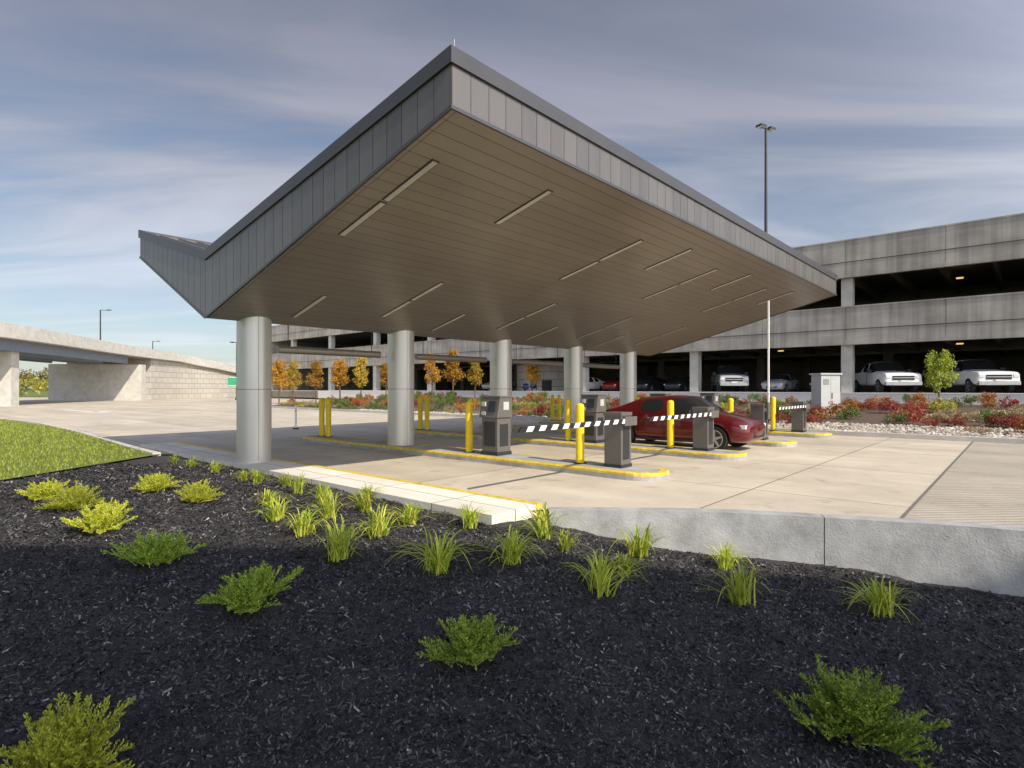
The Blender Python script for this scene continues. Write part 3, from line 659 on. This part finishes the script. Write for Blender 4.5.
# ---------------------------------------------------------------- left overpass
dk=[(-40.5,34,7.2),(-43,49.5,7.2),(-45.2,59,7.2),(-48.6,73,7.1),(-51,89,7.0),(-50,98,6.2),(-47,114,4.6),(-44,140,2.2)]
def dkpt():
    out=[]
    P=[(a_,b_) for a_,b_,_ in dk]; Z=[c_ for *_,c_ in dk]
    S_=smooth_pts(P,6); 
    for i,p_ in enumerate(S_):
        f=i/6; k=int(min(f,len(Z)-1.001)); t=f-k; out.append((p_[0],p_[1],Z[k]*(1-t)+Z[k+1]*t))
    return out
dp=dkpt(); g=MB()
def sweep(off0,off1,z0,z1,k,i0=0,i1=None,zabs=None):
    P=dp[i0:i1]
    nrm=[]
    for i in range(len(P)):
        t=Vector(P[min(i+1,len(P)-1)][:2])-Vector(P[max(i-1,0)][:2]); t.normalize(); nrm.append(Vector((-t.y,t.x)))
    for i in range(len(P)-1):
        vv=[]
        for zz_,tp in((z0,0),(z1,1)):
            for j,of in((i,off0),(i+1,off0),(i+1,off1),(i,off1)):
                x=P[j][0]+nrm[j].x*of; y=P[j][1]+nrm[j].y*of
                z=(zabs if (zabs is not None and tp==0) else P[j][2]+zz_); vv.append((x,y,z))
        g.hexa(vv,k)
sweep(0,.35,-.95,0,'concl'); sweep(.352,11.6,-1.25,-.95,'conc'); sweep(-.12,.35,-1.25,-.952,'concl'); sweep(11.6,12,-1.25,0,'concl')
M['girder']=mat('girder_steel',(.22,.27,.33),.5,.3)
for of in(.9,3.8,6.7,9.6): sweep(of,of+.35,-2.25,-1.252,'girder',0,20)
sweep(.5,11.2,0,-1.253,'blocks',21,None,zabs=-.2)
def pier(i,t0,t1):
    p0=Vector(dp[i]); t=(Vector(dp[i+1])-p0); t.z=0; t.normalize(); n_=Vector((-t.y,t.x,0)); 
    A=[p0+n_*t0-t*.6,p0+n_*t0+t*.6,p0+n_*t1+t*.6,p0+n_*t1-t*.6]
    g.hexa([(v.x,v.y,-.2) for v in A]+[(v.x,v.y,p0.z-2.26) for v in A],'concl')
pier(8,1.4,10); pier(20,.2,11.4)
g.obj('overpass_bridge')
def lamp(name,x,y,z0,z1,r,arm,rot,heads=2):
    g=MB(); g.cyl((0,0,0),(0,0,z1-z0),r,'dark',r1=r*.7,n=10); g.cyl((0,0,0),(0,0,.3),r*2,'dark',n=10)
    h=z1-z0
    if heads==2: g.box(-arm,arm,-.04,.04,h-.1,h,'dark'); g.box(-arm-.35,-arm+.35,-.3,.3,h-.05,h+.12,'dark'); g.box(arm-.35,arm+.35,-.3,.3,h-.05,h+.12,'dark'); g.box(-arm-.3,-arm+.3,-.25,.25,h-.07,h-.052,'lens'); g.box(arm-.3,arm+.3,-.25,.25,h-.07,h-.052,'lens')
    else: g.box(0,arm,-.03,.03,h-.08,h,'dark'); g.box(arm-.3,arm+.3,-.15,.15,h-.04,h+.08,'dark')
    return g.obj(name,(x,y,z0),rot)
lamp('light_pole',22.5,51.4,10.6,24.7,.15,.62,.5)
lamp('street_lamp',-66,93,0,14.2,.13,1.2,.3,1); lamp('street_lamp',-83,134,0,12.5,.13,1.2,.3,1); lamp('street_lamp',-38,80,0,8.0,.09,1.0,2.6,1)
g=MB(); g.box(0,4.2,0,5,0,4.0,'blocks'); g.box(-.1,4.3,-.1,5.1,4.0,4.3,'coping'); g.box(1.4,2.5,-.03,-.002,.05,2.3,'dark'); g.obj('utility_building',(1.8,61,.2),.25)
g=MB(); g.box(-.6,.6,-.4,.4,0,.12,'concl'); g.box(-.55,.55,-.35,.35,.12,2.2,'boxl'); g.box(-.62,.62,-.42,.42,2.2,2.28,'boxl'); g.box(-.005,.005,-.354,-.3505,.2,2.15,'dark'); g.box(.05,.09,-.37,-.351,1.0,1.3,'dark')
for k in range(6): g.box(-.45,-.1,-.356,-.3505,1.7+k*.05,1.72+k*.05,'dark')
g.obj('utility_cabinet',(15.9,29.4,.12),.2,bevel=.01)
M['sgreen']=mat('sign_green',(.03,.30,.14),.5); g=MB(); g.cyl((-.5,0,0),(-.5,0,3.0),.05,'steel',n=8); g.cyl((.5,0,0),(.5,0,3.0),.05,'steel',n=8); g.box(-.7,.7,-.09,-.055,1.9,3.0,'sgreen'); g.box(-.66,.66,-.094,-.0905,1.94,1.98,'white'); g.box(-.66,.66,-.094,-.0905,2.92,2.96,'white'); g.obj('road_sign',(-33.5,70,0),.35)
rngp=[]
for i in range(420):
    x=random.uniform(-420,60); y=330+random.uniform(-20,40)
    for q in range(3): rngp.append((x+random.uniform(-3,3),y,random.uniform(1,6)+5*abs(noise.noise((x*.03,0,0)))*2))
dm=leafmat('distant_leaf',(.10,.12,.04),(.32,.24,.07),.2); npmesh('distant_trees',leaves(rngp,.9,26,3.6),4,dm)
rp=[]
for i in range(46):
    x=random.uniform(-92,-50); y=random.uniform(100,112)
    for q in range(3): rp.append((x+random.uniform(-1,1),y,random.uniform(.6,3.2)))
npmesh('roadside_bushes',leaves(rp,.28,40,1.0),4,leafmat('bush_leaf',(.16,.2,.03),(.5,.42,.07),.2))
# unseen bridge-shaped blocker, added behind the camera to shade the foreground
g=MB(); TY=-9.6; 
g.box(-25,60,TY-5,TY,14,14.6,'concl'); g.box(-25,60,TY-5.2,TY+.2,17.4,18,'conc')
g.box(-25,60,TY-.12,TY-.04,14.6,17.4,'screen'); g.box(-25,60,TY-4.96,TY-4.88,14.6,17.4,'screen')
for k in range(30): 
    for yy_ in(TY-.2,TY-5): g.box(-25+k*2.9,-24.85+k*2.9,yy_+.0,yy_+.195,14.6,17.4,'steel')
for x_ in(-22,18,56): g.box(x_-.5,x_+.5,TY-3.4,TY-1.6,-1.3,14,'concl')
g.obj('shade_blocker')
# ---------------------------------------------------------------- light, sky, camera
EL=math.radians(40); az=(.682,-.731)
sd=Vector((az[0]*math.cos(EL),az[1]*math.cos(EL),math.sin(EL))).normalized()
sl=bpy.data.lights.new('sun','SUN'); sl.energy=5.0; sl.angle=math.radians(.5); sl.color=(1,.91,.77)
so=bpy.data.objects.new('sun',sl); COL.objects.link(so); so.rotation_euler=(-sd).to_track_quat('-Z','Y').to_euler()
w=bpy.data.worlds.new('World'); S.world=w; w.use_nodes=True; n=w.node_tree.nodes; l=w.node_tree.links
bg=n['Background']; bg.inputs['Strength'].default_value=.12
sk=n.new('ShaderNodeTexSky'); sk.sky_type='NISHITA'; sk.sun_disc=False; sk.sun_elevation=EL; sk.sun_rotation=math.atan2(az[0],az[1]); sk.air_density=1.0; sk.dust_density=1.0; sk.ozone_density=2.0
tc=n.new('ShaderNodeTexCoord'); sp=n.new('ShaderNodeSeparateXYZ'); l.new(tc.outputs['Generated'],sp.inputs[0])
def mth(op,a,b=None,c=None):
    x=n.new('ShaderNodeMath'); x.operation=op
    for i,v in enumerate((a,b,c)):
        if v is None: continue
        if isinstance(v,(int,float)): x.inputs[i].default_value=v
        else: l.new(v,x.inputs[i])
    return x.outputs[0]
zc=mth('MAXIMUM',sp.outputs[2],0); dn=mth('ADD',zc,.12)
px_=mth('DIVIDE',sp.outputs[0],dn); py_=mth('DIVIDE',sp.outputs[1],dn)
cb=n.new('ShaderNodeCombineXYZ'); l.new(px_,cb.inputs[0]); l.new(py_,cb.inputs[1])
mp=n.new('ShaderNodeMapping'); mp.inputs['Rotation'].default_value=(0,0,math.radians(28)); mp.inputs['Scale'].default_value=(.38,1.3,1); mp.inputs['Location'].default_value=(.6,.2,0); l.new(cb.outputs[0],mp.inputs[0])
nz=n.new('ShaderNodeTexNoise'); nz.inputs['Scale'].default_value=1.0; nz.inputs['Detail'].default_value=9; nz.inputs['Roughness'].default_value=.55; nz.inputs['Distortion'].default_value=.6; l.new(mp.outputs[0],nz.inputs['Vector'])
el=n.new('ShaderNodeValToRGB'); e=el.color_ramp.elements; e[0].position=0; e[0].color=(.80,.84,.90,1); e[1].position=.62; e[1].color=(.155,.172,.235,1)
x1=e.new(.20); x1.color=(.60,.61,.67,1); x2=e.new(.40); x2.color=(.35,.36,.44,1); l.new(zc,el.inputs[0])
mr=n.new('ShaderNodeMapRange'); mr.inputs['From Min'].default_value=.3; mr.inputs['From Max'].default_value=.7; mr.inputs['To Min'].default_value=5.8; mr.inputs['To Max'].default_value=11.4; l.new(nz.outputs['Fac'],mr.inputs[0])
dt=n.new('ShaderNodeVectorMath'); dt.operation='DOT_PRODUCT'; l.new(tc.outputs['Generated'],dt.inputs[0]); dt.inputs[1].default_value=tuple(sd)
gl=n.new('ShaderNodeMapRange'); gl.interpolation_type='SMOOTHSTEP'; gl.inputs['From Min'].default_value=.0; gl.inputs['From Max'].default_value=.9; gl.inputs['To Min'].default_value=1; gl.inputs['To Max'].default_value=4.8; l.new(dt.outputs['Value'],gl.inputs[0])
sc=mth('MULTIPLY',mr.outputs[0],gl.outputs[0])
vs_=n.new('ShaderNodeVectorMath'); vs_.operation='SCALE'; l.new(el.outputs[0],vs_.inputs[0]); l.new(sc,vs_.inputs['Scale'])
cr=n.new('ShaderNodeMapRange'); cr.inputs['From Min'].default_value=.38; cr.inputs['From Max'].default_value=.56; l.new(nz.outputs['Fac'],cr.inputs[0])
elev=n.new('ShaderNodeMapRange'); elev.inputs['From Min'].default_value=.10; elev.inputs['From Max'].default_value=.34; elev.inputs['To Min'].default_value=.5; elev.inputs['To Max'].default_value=.94; l.new(zc,elev.inputs[0])
fac=mth('MULTIPLY',mth('ADD',mth('MULTIPLY',cr.outputs[0],.6),.4),elev.outputs[0])
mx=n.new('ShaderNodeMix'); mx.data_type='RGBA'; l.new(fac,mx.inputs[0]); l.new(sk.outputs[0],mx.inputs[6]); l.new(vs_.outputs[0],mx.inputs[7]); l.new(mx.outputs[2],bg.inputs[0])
cam=bpy.data.cameras.new('camera'); cam.sensor_width=36; cam.lens=580/1024*36; cam.shift_y=.004; cam.clip_end=8000; cam.clip_start=.05
co=bpy.data.objects.new('camera',cam); COL.objects.link(co); co.location=(0,0,1.65); co.rotation_euler=(math.pi/2,0,0); S.camera=co
S.view_settings.view_transform='Standard'; S.view_settings.look='None'; S.view_settings.exposure=0
